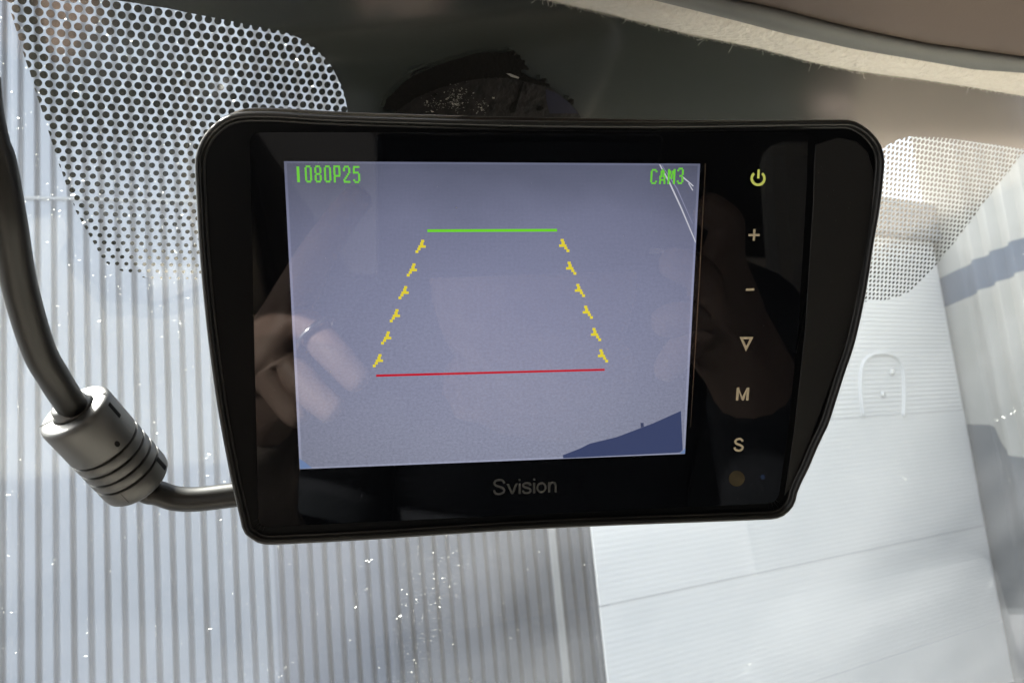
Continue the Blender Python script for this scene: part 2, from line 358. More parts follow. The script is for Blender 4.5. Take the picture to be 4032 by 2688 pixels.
# lit screen -------------------------------------------------------
def screen_mat():
    m = bpy.data.materials.new('screen_picture'); m.use_nodes = True; t = m.node_tree; b = t.nodes['Principled BSDF']
    b.inputs['Base Color'].default_value = (0, 0, 0, 1); b.inputs['Roughness'].default_value = 0.015; b.inputs['Specular IOR Level'].default_value = 0.85
    uv = t.nodes.new('ShaderNodeUVMap'); sep = t.nodes.new('ShaderNodeSeparateXYZ'); t.links.new(uv.outputs[0], sep.inputs[0])
    def mth(op, a, c):
        n = t.nodes.new('ShaderNodeMath'); n.operation = op
        for k, v in ((0, a), (1, c)):
            if hasattr(v, 'is_linked') or hasattr(v, 'links'): t.links.new(v, n.inputs[k])
            else: n.inputs[k].default_value = v
        return n.outputs[0]
    # asphalt seen by a rear camera: lighter towards the bottom, bluish noise
    rmp = t.nodes.new('ShaderNodeValToRGB'); e = rmp.color_ramp.elements
    e[0].position = 0; e[0].color = (0.285, 0.302, 0.405, 1); e[1].position = 1; e[1].color = (0.135, 0.147, 0.222, 1)
    for p, c in ((0.35, (0.257, 0.270, 0.385, 1)), (0.55, (0.238, 0.252, 0.372, 1)), (0.80, (0.205, 0.218, 0.330, 1))):
        x = e.new(p); x.color = c
    n1 = t.nodes.new('ShaderNodeTexNoise'); n1.inputs['Scale'].default_value = 3.0; n1.inputs['Detail'].default_value = 3; t.links.new(uv.outputs[0], n1.inputs['Vector'])
    pos = mth('ADD', sep.outputs[1], mth('MULTIPLY', mth('SUBTRACT', n1.outputs['Fac'], 0.5), 0.35)); t.links.new(pos, rmp.inputs[0])
    n2 = t.nodes.new('ShaderNodeTexNoise'); n2.inputs['Scale'].default_value = 130; n2.inputs['Detail'].default_value = 5; n2.inputs['Roughness'].default_value = .75; t.links.new(uv.outputs[0], n2.inputs['Vector'])
    amp = mth('MULTIPLY', mth('SUBTRACT', 1.25, sep.outputs[1]), 0.85)
    g = mth('ADD', 1.0, mth('MULTIPLY', mth('SUBTRACT', n2.outputs['Fac'], 0.5), amp))
    # pixel grid of the panel
    ln = t.nodes.new('ShaderNodeMath'); ln.operation = 'SINE'; t.links.new(mth('MULTIPLY', sep.outputs[0], 640 * 3.14159), ln.inputs[0])
    lv = t.nodes.new('ShaderNodeMath'); lv.operation = 'SINE'; t.links.new(mth('MULTIPLY', sep.outputs[1], 480 * 3.14159), lv.inputs[0])
    g = mth('MULTIPLY', g, mth('ADD', 1.0, mth('MULTIPLY', mth('ADD', ln.outputs[0], lv.outputs[0]), 0.05)))
    # lens falloff towards the corners of the rear camera's picture
    dx = mth('SUBTRACT', sep.outputs[0], 0.52); dy = mth('SUBTRACT', sep.outputs[1], 0.42)
    fall = mth('SUBTRACT', 1.08, mth('MULTIPLY', mth('ADD', mth('MULTIPLY', dx, dx), mth('MULTIPLY', dy, dy)), 0.75)); g = mth('MULTIPLY', g, fall)
    # bright scan edge round the picture
    ex = mth('MINIMUM', mth('MINIMUM', sep.outputs[0], mth('SUBTRACT', 1.0, sep.outputs[0])), mth('MINIMUM', sep.outputs[1], mth('SUBTRACT', 1.0, sep.outputs[1])))
    edge = mth('MULTIPLY', mth('LESS_THAN', ex, 0.006), 0.30); g = mth('ADD', g, edge)
    vm = t.nodes.new('ShaderNodeVectorMath'); vm.operation = 'SCALE'; t.links.new(rmp.outputs[0], vm.inputs[0]); t.links.new(g, vm.inputs['Scale'])
    t.links.new(vm.outputs[0], b.inputs['Emission Color']); b.inputs['Emission Strength'].default_value = 0.87 * EINV
    return m
HS = HP - 0.03
scr_px = [(1180, 1846), (2697, 1786), (2757, 645), (1118, 635)]
sv = [W(px(x, y, HS)) for x, y in scr_px]
scr = mesh_obj('display', sv, [(0, 1, 2, 3)], screen_mat(), mon)
uvl = scr.data.uv_layers.new(name='UVMap'); 
for l, c in zip(uvl.data, ((0, 0), (1, 0), (1, 1), (0, 1))): l.uv = c
HM = HS - 0.02
def flat(name, polys, m, h=HM, parent=scr):
    """flat print / lit shape made of pixel polygons of the photo"""
    V = []; Fc = []
    for p in polys:
        b = len(V); V += [W(px(x, y, h)) for x, y in p]; Fc.append(tuple(range(b, b + len(p))))
    o = mesh_obj(name, V, Fc, m, parent); 
    bm = bmesh.new(); bm.from_mesh(o.data)
    nw = M @ (-DN)
    for f_ in bm.faces:
        f_.normal_update()
        if f_.normal.dot(nw) < 0: f_.normal_flip()
    bm.to_mesh(o.data); bm.free(); return o
E_green = emit('osd_green', (0.17, 0.66, 0.05), .85); E_bar = emit('guide_green', (0.17, 0.66, 0.03), .9)
E_yel = emit('guide_yellow', (0.72, 0.60, 0.04), 1.0); E_red = emit('guide_red', (0.50, 0.012, 0.03), 1.0)
E_blue = emit('picture_dark_blue', (0.042, 0.056, 0.130), 1.0); E_sky = emit('picture_corner_blue', (0.14, 0.21, 0.38), 1.0); E_wh = emit('picture_white_line', (0.50, 0.51, 0.58), 1.0)
E_nub = emit('picture_post', (0.05, 0.06, 0.12), 1.0); E_soft = emit('picture_pale_line', (0.22, 0.23, 0.34), 1.0)
flat('green_guide_line', [[(1682, 903), (2193, 901), (2194, 912), (1683, 914)]], E_bar)
flat('red_guide_line', [[(1481, 1474), (2381, 1451), (2381, 1459), (1481, 1483)]], E_red)
mk = [(337, 463, 378, 495), (348, 495, 390, 533), (318, 533, 412, 565), (385, 565, 425, 597), (412, 597, 450, 632)]
for fx, fy in ((1296, 564), (1312, 616), (1332, 667), (1350, 717), (1369, 768), (1385, 817)):
    X, Y = fx * 1.7143, fy * 1.7143
    flat('guide_mark', [[(X + (a - 384) / 3.267, Y + (b - 548) / 3.267), (X + (c - 384) / 3.267, Y + (b - 548) / 3.267), (X + (c - 384) / 3.267, Y + (d - 548) / 3.267), (X + (a - 384) / 3.267, Y + (d - 548) / 3.267)] for a, b, c, d in mk], E_yel)
for fx, fy in ((966, 566), (946, 620), (927, 672), (907, 725), (887, 776), (868, 828)):
    X, Y = fx * 1.7143, fy * 1.7143
    flat('guide_mark', [[(X - (a - 384) / 3.267, Y + (b - 548) / 3.267), (X - (c - 384) / 3.267, Y + (b - 548) / 3.267), (X - (c - 384) / 3.267, Y + (d - 548) / 3.267), (X - (a - 384) / 3.267, Y + (d - 548) / 3.267)] for a, b, c, d in mk], E_yel)
flat('picture_dark_corner', [[(2216, 1791), (2286, 1764), (2321, 1746), (2428, 1720), (2571, 1666), (2681, 1617), (2688, 1770), (2676, 1781), (2218, 1803)]], E_blue)
flat('picture_post', [[(2522, 1664), (2534, 1664), (2535, 1679), (2523, 1683)]], E_nub)
flat('picture_corner', [[(1178, 1805), (1200, 1818), (1228, 1841), (1182, 1845)]], E_sky)
flat('picture_corner', [[(2690, 1772), (2699, 1764), (2697, 1785), (2676, 1785)]], E_sky)
flat('picture_white_line', [[(2595, 648), (2600, 648), (2639, 718), (2685, 818), (2740, 950), (2738, 957), (2680, 821), (2634, 722)],
                            [(2688, 694), (2712, 714), (2732, 732), (2728, 735), (2709, 718), (2687, 700)], [(2709, 722), (2713, 722), (2730, 749), (2726, 751)]], E_wh)
flat('picture_pale_line', [[(2604, 650), (2607, 650), (2668, 742), (2728, 880), (2726, 882), (2664, 745)]], E_soft)
GLY = {'1': ['11', '11', '11', '11', '11', '11', '11', '11', '11'],
       '0': ['01110', '10001', '10001', '10001', '10001', '10001', '10001', '10001', '01110'], '8': ['01110', '10001', '10001', '10001', '01110', '10001', '10001', '10001', '01110'],
       'P': ['11111', '10001', '10001', '10001', '10001', '11111', '10000', '10000', '10000'], '2': ['01110', '10001', '10001', '00001', '00010', '00100', '01000', '10000', '11111'],
       '5': ['11111', '10000', '10000', '11110', '00001', '00001', '00001', '10001', '01110'], 'C': ['01110', '10001', '10000', '10000', '10000', '10000', '10000', '10001', '01110'],
       'A': ['00100', '01110', '01010', '01010', '11011', '10001', '11111', '10001', '10001'], 'M': ['10001', '11011', '11011', '10101', '10101', '10101', '10001', '10001', '10001'],
       '3': ['01110', '10001', '00001', '00001', '00110', '00001', '00001', '10001', '01110']}
def osd(chars, name):
    polys = []
    for ch, x0, x1, y0, y1 in chars:
        g = GLY[ch]; nr, nc = len(g), len(g[0]); lean = (x0 - 1938) * -0.06 / 820 * (y1 - y0)
        for r_, row in enumerate(g):
            c = 0
            while c < nc:
                if row[c] == '1':
                    e = c
                    while e < nc and row[e] == '1': e += 1
                    xa, xb = x0 + (x1 - x0) * c / nc, x0 + (x1 - x0) * e / nc
                    if e - c < nc: xa -= 1.4; xb += 1.4
                    ya, yb = y0 + (y1 - y0) * r_ / nr, y0 + (y1 - y0) * (r_ + 1) / nr
                    la, lb = lean * r_ / nr, lean * (r_ + 1) / nr
                    polys.append([(xa + la, ya), (xb + la, ya), (xb + lb, yb), (xa + lb, yb)]); c = e
                else: c += 1
    return flat(name, polys, E_green, HM - 0.01)
osd([('1', 1167, 1178, 656, 718), ('0', 1200, 1225, 652, 719), ('8', 1238, 1263, 652, 719), ('0', 1276, 1301, 652, 719), ('P', 1313, 1338, 652, 719), ('2', 1351, 1377, 653, 720), ('5', 1390, 1415, 654, 721)], 'mode_text')
osd([('C', 2564, 2588, 666, 725), ('A', 2599, 2621, 666, 725), ('M', 2632, 2659, 666, 725), ('3', 2669, 2692, 661, 725)], 'camera_text')

# printed marks on the front glass ------------------------------------
HK = HP - 0.02
def arc_poly(cx_, cy_, r0, r1, a0, a1, n=28, sx=1.0, sy=1.0):
    A = [a0 + (a1 - a0) * k / n for k in range(n + 1)]
    return [[(cx_ + r0 * sx * math.cos(A[k]), cy_ + r0 * sy * math.sin(A[k])), (cx_ + r1 * sx * math.cos(A[k]), cy_ + r1 * sy * math.sin(A[k])), (cx_ + r1 * sx * math.cos(A[k + 1]), cy_ + r1 * sy * math.sin(A[k + 1])), (cx_ + r0 * sx * math.cos(A[k + 1]), cy_ + r0 * sy * math.sin(A[k + 1]))] for k in range(n)]
E_pow = mat('lit_power_mark', (0.12, 0.125, 0.04), 0.5, 0.3)
b_ = E_pow.node_tree.nodes['Principled BSDF']; b_.inputs['Emission Color'].default_value = (0.40, 0.42, 0.08, 1); b_.inputs['Emission Strength'].default_value = 0.85 * EINV
flat('power_mark', arc_poly(2985, 703, 20, 30, R(-52), R(232)) + [[(2983, 667), (2992, 667), (2990, 703), (2981, 703)]], E_pow, HK, mon)
b_ = M_print.node_tree.nodes['Principled BSDF']; b_.inputs['Emission Color'].default_value = (0.36, 0.29, 0.18, 1); b_.inputs['Emission Strength'].default_value = 0.42 * EINV  # the print is given a faint glow of its own
flat('plus_mark', [[(2947, 921), (2991, 921), (2991, 930), (2947, 930)], [(2966, 902), (2975, 902), (2974, 921), (2965, 921)], [(2965, 930), (2974, 930), (2972, 948), (2963, 948)]], M_print, HK, mon)
flat('minus_mark', [[(2937, 1136), (2970, 1135), (2970, 1144), (2936, 1145)]], M_print, HK, mon)
tri_o = [(2912, 1326), (2967, 1326), (2937, 1384)]; tri_i = [(2926, 1335), (2952, 1335), (2938, 1362)]
flat('arrow_mark', [[tri_o[k], tri_o[(k + 1) % 3], tri_i[(k + 1) % 3], tri_i[k]] for k in range(3)], M_print, HK, mon)
flat('menu_mark', [[(2901, 1525), (2911, 1525), (2907, 1576), (2897, 1576)], [(2941, 1525), (2951, 1525), (2947, 1576), (2937, 1576)], [(2911, 1525), (2912, 1534), (2928, 1576), (2921, 1576), (2909, 1540)], [(2941, 1525), (2940, 1540), (2929, 1576), (2928, 1576), (2922, 1562)]], M_print, HK, mon)
def stroke(pts, w):
    P = catmull(pts, 8); out = []
    def side(i):
        t = (P[min(i + 1, len(P) - 1)] - P[max(i - 1, 0)]).normalized(); return Vector((-t.y, t.x)) * w / 2
    for i in range(len(P) - 1):
        a, b = side(i), side(i + 1); out.append([tuple(P[i] + a), tuple(P[i + 1] + b), tuple(P[i + 1] - b), tuple(P[i] - a)])
    return out
flat('source_mark', stroke([(2925, 1737), (2919, 1729), (2909, 1727), (2898, 1732), (2896, 1741), (2904, 1748), (2916, 1752), (2924, 1760), (2919, 1770), (2907, 1773), (2896, 1769), (2892, 1760)], 8.5), M_print, HK, mon)
M_sens = mat('amber_sensor_window', (0.032, 0.024, 0.011), 0.25, 0.4)
flat('sensor_window', [[(2901 + 31.5 * math.cos(k * math.pi / 24), 1883 + 31 * math.sin(k * math.pi / 24)) for k in range(48)]], M_sens, HK, mon)
flat('indicator_led', [[(3003 + 9 * math.cos(k * math.pi / 12), 1877 + 9 * math.sin(k * math.pi / 12)) for k in range(24)]], emit('led_blue', (0.006, 0.012, 0.030), 1.0), HK, mon)
# thin metal edge of the panel, right of the picture, and the glass pane's bright right edge
M_gold = mat('panel_metal_edge', (0.30, 0.25, 0.20), 0.25, 0.5, metal=1.0)
b_ = M_gold.node_tree.nodes['Principled BSDF']
flat('panel_edge', [[(2776, 645), (2780, 645), (2769, 850), (2757, 1080), (2741, 1350), (2720, 1680), (2718, 1680), (2737, 1350), (2753, 1080), (2765, 850)]], M_gold, HK, mon)
# brand lettering
def brand():
    X0, Y0, sc, sl = 1942.0, 1947.0, 1.0, -0.042       # left end of the baseline, slope of the baseline
    w = 8.5; P = []
    def put(polys):
        for p in polys: P.append([(X0 + x, Y0 - y + sl * x) for x, y in p])
    def ess(x, h, wd):
        return stroke([(x + wd * .93, h * .72), (x + wd * .80, h * .90), (x + wd * .50, h * .965), (x + wd * .20, h * .90), (x + wd * .10, h * .74), (x + wd * .24, h * .60), (x + wd * .52, h * .52), (x + wd * .80, h * .42), (x + wd * .92, h * .26), (x + wd * .80, h * .10), (x + wd * .48, h * .035), (x + wd * .18, h * .11), (x + wd * .07, h * .30)], w)
    put(ess(0, 60, 47))
    put([[(52, 41), (61.5, 41), (75, 10), (70.5, 0)], [(70.5, 0), (75, 10), (79.5, 0)], [(79.5, 0), (75, 10), (84, 32), (88, 41), (97, 41)]][:1]); put([[(70.5, 0), (79.5, 0), (97, 41), (87.5, 41), (75, 10)]])
    for x in (100, 157): put([[(x, 0), (x + w, 0), (x + w, 41), (x, 41)], [(x, 50), (x + w, 50), (x + w, 58), (x, 58)]])
    put(ess(114, 42.5, 36))
    put([[(x, y) for x, y in p] for p in arc_poly(190, 20.5, 13.5, 21.5, 0, 2 * math.pi, 32, .92, 1)])
    put([[(216, 0), (216 + w, 0), (216 + w, 41), (216, 41)]]); put(stroke([(222, 30), (227, 36), (235, 38), (243, 35), (245.5, 27), (245.7, 18), (245.7, 0)], w))
    return P
flat('brand_text', brand(), M_logo, HK, mon)

# mounting ball and stalk behind the monitor
def lathe(name, axis_pts, m, parent, sides=28):
    """axis_pts: list of (point in lens mm, radius mm) along one straight axis"""
    t = (axis_pts[-1][0] - axis_pts[0][0]).normalized(); a = t.cross(Vector((0.3, 0.5, 0.8))).normalized(); b = t.cross(a)
    V = []; n = len(axis_pts)
    for p, r in axis_pts:
        for k in range(sides):
            w = 2 * math.pi * k / sides; V.append(W(p + (a * math.cos(w) + b * math.sin(w)) * r))
    Fc = [(i * sides + k, i * sides + (k + 1) % sides, (i + 1) * sides + (k + 1) % sides, (i + 1) * sides + k) for i in range(n - 1) for k in range(sides)]
    Fc.append(tuple(range(sides))[::-1]); Fc.append(tuple((n - 1) * sides + k for k in range(sides)))
    return recalc(mesh_obj(name, V, Fc, m, parent, True))
hub = D3(0, -22, 24); foot = gp(1990, 800, 2.0)
lathe('mount_arm', [(hub.lerp(foot, t), r) for t, r in ((0, 9), (.1, 9), (.2, 6), (.75, 6), (.85, 10), (1, 12))], M_black, mon)

# ------------------------------------------------------------------ mount pad with torn tape on the glass
pad = empty('mount_pad', 'torn black adhesive mount pad on the windshield above the monitor', 'mount pad')
def px2(c, ox, oy, s): return [(ox + x / s, oy + y / s) for x, y in c]
arc_top = [(430, 740), (500, 690), (560, 650), (640, 612), (700, 590), (800, 558), (900, 535), (1000, 520), (1100, 512), (1200, 516), (1250, 528), (1300, 541), (1420, 570), (1500, 612), (1580, 672), (1650, 755)]
sheet('pad_disc', px2(arc_top + [(1700, 900), (1640, 1150), (1300, 1300), (800, 1300), (450, 1150), (400, 900)], 1300, 0, 1.68), M_pad, pad, 0.08, 1.6)
cres = [(350, 725), (360, 690), (372, 660), (400, 628), (432, 600), (480, 552), (522, 520), (560, 498), (640, 462), (700, 436), (762, 414), (830, 398), (872, 384), (930, 362), (982, 349), (1040, 346), (1100, 347), (1150, 350), (1188, 342), (1202, 330), (1218, 336), (1226, 352), (1252, 366), (1264, 392), (1284, 402), (1290, 428), (1318, 462), (1296, 466), (1272, 460), (1262, 476), (1278, 484), (1330, 520), (1380, 540), (1440, 556), (1436, 572), (1380, 562), (1300, 545), (1250, 530), (1180, 518), (1100, 514), (1000, 521), (900, 536), (800, 560), (700, 592), (640, 614), (560, 652), (500, 692), (450, 730)]
def ragged(c, step, amp):
    out = []
    for a, b in zip(c, c[1:] + c[:1]):
        n = max(1, int(math.hypot(b[0] - a[0], b[1] - a[1]) / step))
        for k in range(n):
            t = k / n; out.append((a[0] + (b[0] - a[0]) * t + random.gauss(0, amp), a[1] + (b[1] - a[1]) * t + random.gauss(0, amp)))
    return out
sheet('torn_tape', px2(ragged(cres, 9, 2.6), 1300, 0, 1.68), M_tape, pad, 1.75, 0.35)
for x, y, w, h in ((690, 628, 16, 13), (1262, 500, 22, 12), (1410, 532, 20, 14), (1590, 668, 20, 14), (1440, 565, 14, 10), (1215, 352, 20, 14), (1240, 400, 30, 20), (1385, 720, 26, 14)):   # lumps of butyl squeezed out round the pad
    b_m = bmesh.new(); bmesh.ops.create_icosphere(b_m, subdivisions=2, radius=1.0)
    c_ = gp(1300 + x / 1.68, y / 1.68, 2.0); k_ = c_.z / F / 1.68
    for v in b_m.verts:
        j_ = 1 + random.uniform(-.28, .28); v.co = W(c_ + Vector((v.co.x * w * k_ * j_, v.co.y * h * k_ * j_, v.co.z * .7)))
    me = bpy.data.meshes.new('butyl_lump'); b_m.to_mesh(me); b_m.free(); me.materials.append(M_tape); o = bpy.data.objects.new('butyl_lump', me); C.objects.link(o); o.parent = pad
sheet('tape_curl', px2([(520, 508), (556, 470), (610, 450), (650, 440), (620, 458), (570, 478), (545, 500)], 1300, 0, 1.68), M_tape, pad, 2.2, 0.15)
sheet('tape_curl', px2([(1572, 660), (1590, 668), (1612, 655), (1610, 690), (1596, 694)], 1300, 0, 1.68), M_tape, pad, 1.75, 0.3)
sheet('pad_crack', px2([(1272, 540), (1282, 545), (1262, 610), (1240, 680), (1222, 745), (1190, 750), (1185, 715), (1205, 680), (1232, 665), (1246, 600)], 1300, 0, 1.68), M_tape, pad, 1.72, 0.25)
M_navy = mat('navy_patch', (0.012, 0.013, 0.030), 0.4, 0.3)
sheet('blue_patch', px2([(1425, 590), (1500, 618), (1575, 672), (1642, 752), (1452, 752), (1432, 680)], 1300, 0, 1.68), M_navy, pad, 1.70, 0.1)  # flat dark blue patch on the right of the pad
V = []; Fc = []
def bit(x, y, r):
    b = len(V); c = gp(1300 + x / 1.68, y / 1.68, 1.9)
    for k in range(4):
        a = random.uniform(0, 6.28); V.append(W(c + Vector((math.cos(a) * r * random.uniform(.4, 1.6), math.sin(a) * r * random.uniform(.4, 1.2), random.uniform(-.2, .1)))))
    Fc.append((b, b + 1, b + 2)); Fc.append((b, b + 2, b + 3))
for k in range(150): bit(random.gauss(835, 40), random.gauss(660, 48), .18 * math.exp(random.gauss(0, .5)))
for k in range(50): bit(random.gauss(680, 35), random.gauss(690, 25), .2 * math.exp(random.gauss(0, .5)))
for k in range(45): bit(random.gauss(1005, 22), random.gauss(705, 22), .18 * math.exp(random.gauss(0, .5)))
for x, y in ((950, 620), (1080, 650), (1075, 648), (700, 625)): bit(x, y, .45)
tag(mesh_obj('glue_residue', V, Fc, M_glue, pad), kind='stuff')
sheet('tape_flap', px2([(1165, 487), (1190, 488), (1250, 512), (1246, 522), (1200, 510)], 1300, 0, 1.68), M_glue, pad, 2.1, 0.1)

# ------------------------------------------------------------------ cable with ferrite core
cab = empty('video_cable', 'thick dark grey cable with moulded ferrite core, left of the monitor', 'cable')
zt, zb = 200.5, 217.0
ft = ray(288, 1612) * zt; fb = ray(552, 1902) * zb; ax = (fb - ft).normalized(); FL = (fb - ft).length; rad = 9.0
up_c = [(-80, 300, 158), (-68, 430, 159), (-40, 560, 161), (-12, 640, 163), (30, 860, 168), (76, 1120, 176), (150, 1370, 185), (215, 1490, 191), (262, 1565, 196)]
cp = [ray(x, y) * z for x, y, z in up_c] + [ft + ax * 2]
tube('cord', [W(p) for p in catmull([tuple(p) for p in cp], 10)], 0.0035, M_cord, cab, 24)
lo_c = [tuple(fb - ax * 2), tuple(fb + ax * 3), tuple(ray(622, 1940) * 219.5), tuple(ray(690, 1961) * 221), tuple(ray(780, 1964) * 221.5), tuple(ray(925, 1947) * 221.5), tuple(ray(1100, 1925) * 221), tuple(ray(1350, 1890) * 221)]
tube('cord', [W(p) for p in catmull(lo_c, 10)], 0.0033, M_cord, cab, 24)
prof = [(-0.02, 3.7), (0.0, rad - 1.2), (0.25, rad - .55), (0.7, rad - .15), (1.3, rad), (2.2, rad)]
gr = [0.44, 0.555, 0.665, 0.775]
for g_ in gr:
    s = g_ * FL; prof += [(s - .75, rad), (s - .4, rad - .12), (s - .22, rad - .75), (s + .22, rad - .75), (s + .4, rad - .12), (s + .75, rad)]
prof += [(FL - 3, rad), (FL - 1.4, rad - .25), (FL - .5, rad - 1.1), (FL, rad - 2.6), (FL + .05, 3.4)]
core = lathe('ferrite_core', [(ft + ax * s, r) for s, r in prof], M_core, cab, 48)
e = core.modifiers.new('edge', 'EDGE_SPLIT'); e.split_angle = R(50)
boss = [(-2.6, 3.55), (-2.2, 4.3), (-.6, 4.6), (0.02, 5.3)]
lathe('strain_relief', [(ft + ax * s, r) for s, r in boss], M_core, core, 32)
side_d = unit(Vector((0.78, -0.62, 0)) - ax * Vector((0.78, -0.62, 0)).dot(ax)); front_d = -(ax.cross(side_d)); 
if front_d.z > 0: front_d = -front_d
def oncore(s, ang, r): return ft + ax * s + (front_d * math.cos(ang) + side_d * math.sin(ang)) * r
def core_patch(name, s0, s1, a0, a1, r, m, parent, rnd=False):
    V = []; Fc = []; n = 8
    if rnd:
        c = len(V); V.append(W(oncore((s0 + s1) / 2, (a0 + a1) / 2, r)))
        for k in range(16):
            w = 2 * math.pi * k / 16; V.append(W(oncore((s0 + s1) / 2 + (s1 - s0) / 2 * math.cos(w), (a0 + a1) / 2 + (a1 - a0) / 2 * math.sin(w), r)))
        Fc = [(0, 1 + k, 1 + (k + 1) % 16) for k in range(16)]
    else:
        for k in range(n + 1):
            a = a0 + (a1 - a0) * k / n; V += [W(oncore(s0, a, r)), W(oncore(s1, a, r))]
        Fc = [(2 * k, 2 * k + 2, 2 * k + 3, 2 * k + 1) for k in range(n)]
    return mesh_obj(name, V, Fc, m, parent)
core_patch('pin_hole', FL * .355 - .85, FL * .355 + .85, R(31), R(39), rad + .03, M_hole, core, True)
core_patch('pin_hole', FL * .85 - .85, FL * .85 + .85, R(32), R(40), rad - .05, M_hole, core, True)
core_patch('slot', 1.4, 6.0, R(66), R(74), rad + .03, M_hole, core)
core_patch('slot', FL - 6.2, FL - 2.2, R(66), R(76), rad + .03, M_hole, core)
for sgn in (1, -1):                                     # joint of the two half shells across the end face
    a = ft + side_d * sgn * 4.6 - ax * .03; b = ft + side_d * sgn * (rad - .4) - ax * .03; w = front_d * .28
    mesh_obj('shell_joint', [W(a + w), W(b + w), W(b - w), W(a - w)], [(0, 1, 2, 3)], M_hole, core)
core_patch('mould_line', FL * .80, FL - 2.2, R(-12), R(-11), rad + .03, M_hole, core)

# ------------------------------------------------------------------ headliner edge and sun visor
head = empty('headliner', 'pale beige felt headliner edge with frayed fibres along the top of the windshield', 'headliner')
lowc = [(1700, -140), (2150, -2), (2420, 62), (2700, 133), (2983, 190), (3210, 249), (3368, 280), (3606, 311), (3832, 345), (4032, 379), (4500, 455)]
upc = [(1850, -220), (2330, -52), (2540, -8), (2700, 31), (2926, 88), (3096, 133), (3362, 192), (3663, 243), (3832, 272), (4032, 286), (4450, 318)]
lo = resample(lowc, 90, False); hi = resample(upc, 90, False)
V = []; Fc = []
nrow = 7
for k in range(90):
    a = gp(lo[k].x, lo[k].y, 0.6); b = gp(hi[k].x, hi[k].y, 0.6) * 0.955
    a2 = a * 1.012
    prof_ = [a * 1.004]
    for j in range(nrow): t = j / (nrow - 1); prof_.append(a.lerp(b, t) * (1 - .012 * math.sin(math.pi * t)))
    prof_.append(b.lerp(gp(hi[k].x, hi[k].y - 260, .6) * .9, 1.0))
    V += [W(p) for p in prof_]
m_ = nrow + 2
for k in range(89):
    for j in range(m_ - 1): Fc.append((k * m_ + j, (k + 1) * m_ + j, (k + 1) * m_ + j + 1, k * m_ + j + 1))
recalc(mesh_obj('felt_edge', V, Fc, M_felt, head, True))
V = []; Fc = []
def fibre(p, d, ln, r):
    d = d.normalized(); pts = [p]
    n = 5
    for k in range(n):
        d = (d + Vector((random.gauss(0, .45), random.gauss(0, .45), random.gauss(0, .35)))).normalized(); p = p + d * (ln / n); pts.append(p)
    b = len(V)
    for i, q in enumerate(pts):
        for k in range(3):
            a = 2.1 * k; V.append(W(q + Vector((math.cos(a), math.sin(a), .3 * math.sin(a))) * r))
    for i in range(n):
        for k in range(3): Fc.append((b + i * 3 + k, b + i * 3 + (k + 1) % 3, b + i * 3 + 3 + (k + 1) % 3, b + i * 3 + 3 + k))
for k in range(5200):
    t = random.random() * 88; i = int(t); q = lo[i].lerp(lo[i + 1], t - i)
    p = gp(q.x + random.gauss(0, 3), q.y - random.uniform(-2, 7), 0.9)
    fibre(p, Vector((random.gauss(0, .6), random.uniform(.2, 1), -.3)), random.uniform(.3, 1.15) * (3.2 if random.random() < .03 else 1), .026)
tag(mesh_obj('felt_fibre', V, Fc, M_felt, head), kind='stuff')

vis = empty('sun_visor', 'brown vinyl sun visor with grey bound edge at the top right corner', 'sun visor')
brn = [(1900, -420), (2500, -120), (2700, -60), (2870, 0), (3040, 36), (3266, 94), (3436, 134), (3663, 180), (4032, 230), (4450, 262)]
lo2 = resample([(x, y + 2) for x, y in upc], 70, False); br2 = resample(brn, 70, False)
def lofted(name, rows_fn, m, parent, n=70):
    V = []; Fc = []; w = None
    for k in range(n):
        r_ = rows_fn(k); w = len(r_); V += [W(p) for p in r_]
    for k in range(n - 1):
        for j in range(w): Fc.append((k * w + j, (k + 1) * w + j, (k + 1) * w + (j + 1) % w, k * w + (j + 1) % w))
    Fc.append(tuple(range(w))); Fc.append(tuple((n - 1) * w + j for j in range(w))[::-1])
    return recalc(mesh_obj(name, V, Fc, m, parent, True))
def at(q, z): return gp(q.x, q.y) * z
def grey_rows(k):
    a, b = lo2[k], br2[k]; mid = a.lerp(b, .35); m2 = a.lerp(b, .72)
    return [at(a, .90), at(a, .875), at(a.lerp(b, .12), .862), at(mid, .845), at(m2, .835), at(b, .84), at(b + Vector((0, -14)), .85), at(b, .90)]
def brown_rows(k):
    b = br2[k]; v = Vector((0, -1))
    return [at(b + v * 2, .851), at(b + v * 10, .838), at(b + v * 26, .826), at(b + v * 80, .805), at(b + v * 180, .78), at(b + v * 420, .73), at(b + v * 800, .66), at(b + v * 820, .70), at(b + v * 20, .90)]
lofted('grey_edge', grey_rows, M_vgrey, vis); lofted('vinyl_face', brown_rows, M_visor, vis)

# ------------------------------------------------------------------ unseen car cabin round the camera, added for light and reflections (car axes: ER right, FC ahead, z up)
O = Vector((CAM.x, CAM.y, 0)); ZU = Vector((0, 0, 1)); car = (O, ER, FC, ZU)
M_lining = mat('beige_roof_lining', (0.80, 0.75, 0.66), 0.95, 0.1)
M_dark = mat('dark_cabin_trim', (0.035, 0.034, 0.033), 0.7, 0.3)
M_seat = mat('dark_seat_cloth', (0.05, 0.05, 0.052), 0.9, 0.2)
M_door = mat('brown_grey_door_trim', (0.58, 0.49, 0.42), 0.7, 0.3)
M_floor_c = mat('beige_carpet', (0.66, 0.62, 0.55), 0.95, 0.1)
M_dash = mat('grey_dashboard', (0.12, 0.12, 0.125), 0.8, 0.3)
cabn = empty('cabin', kind='structure')
ztop = gl(0, -24).z; ftop = (gl(0, -24) - O).dot(FC)
box('roof_lining', (-.75, -1.6, ztop + .012), (.98, ftop - .02, ztop + .05), car, M_lining, cabn)
box('cabin_floor', (-.75, -1.6, .3), (.98, .75, .34), car, M_floor_c, cabn)
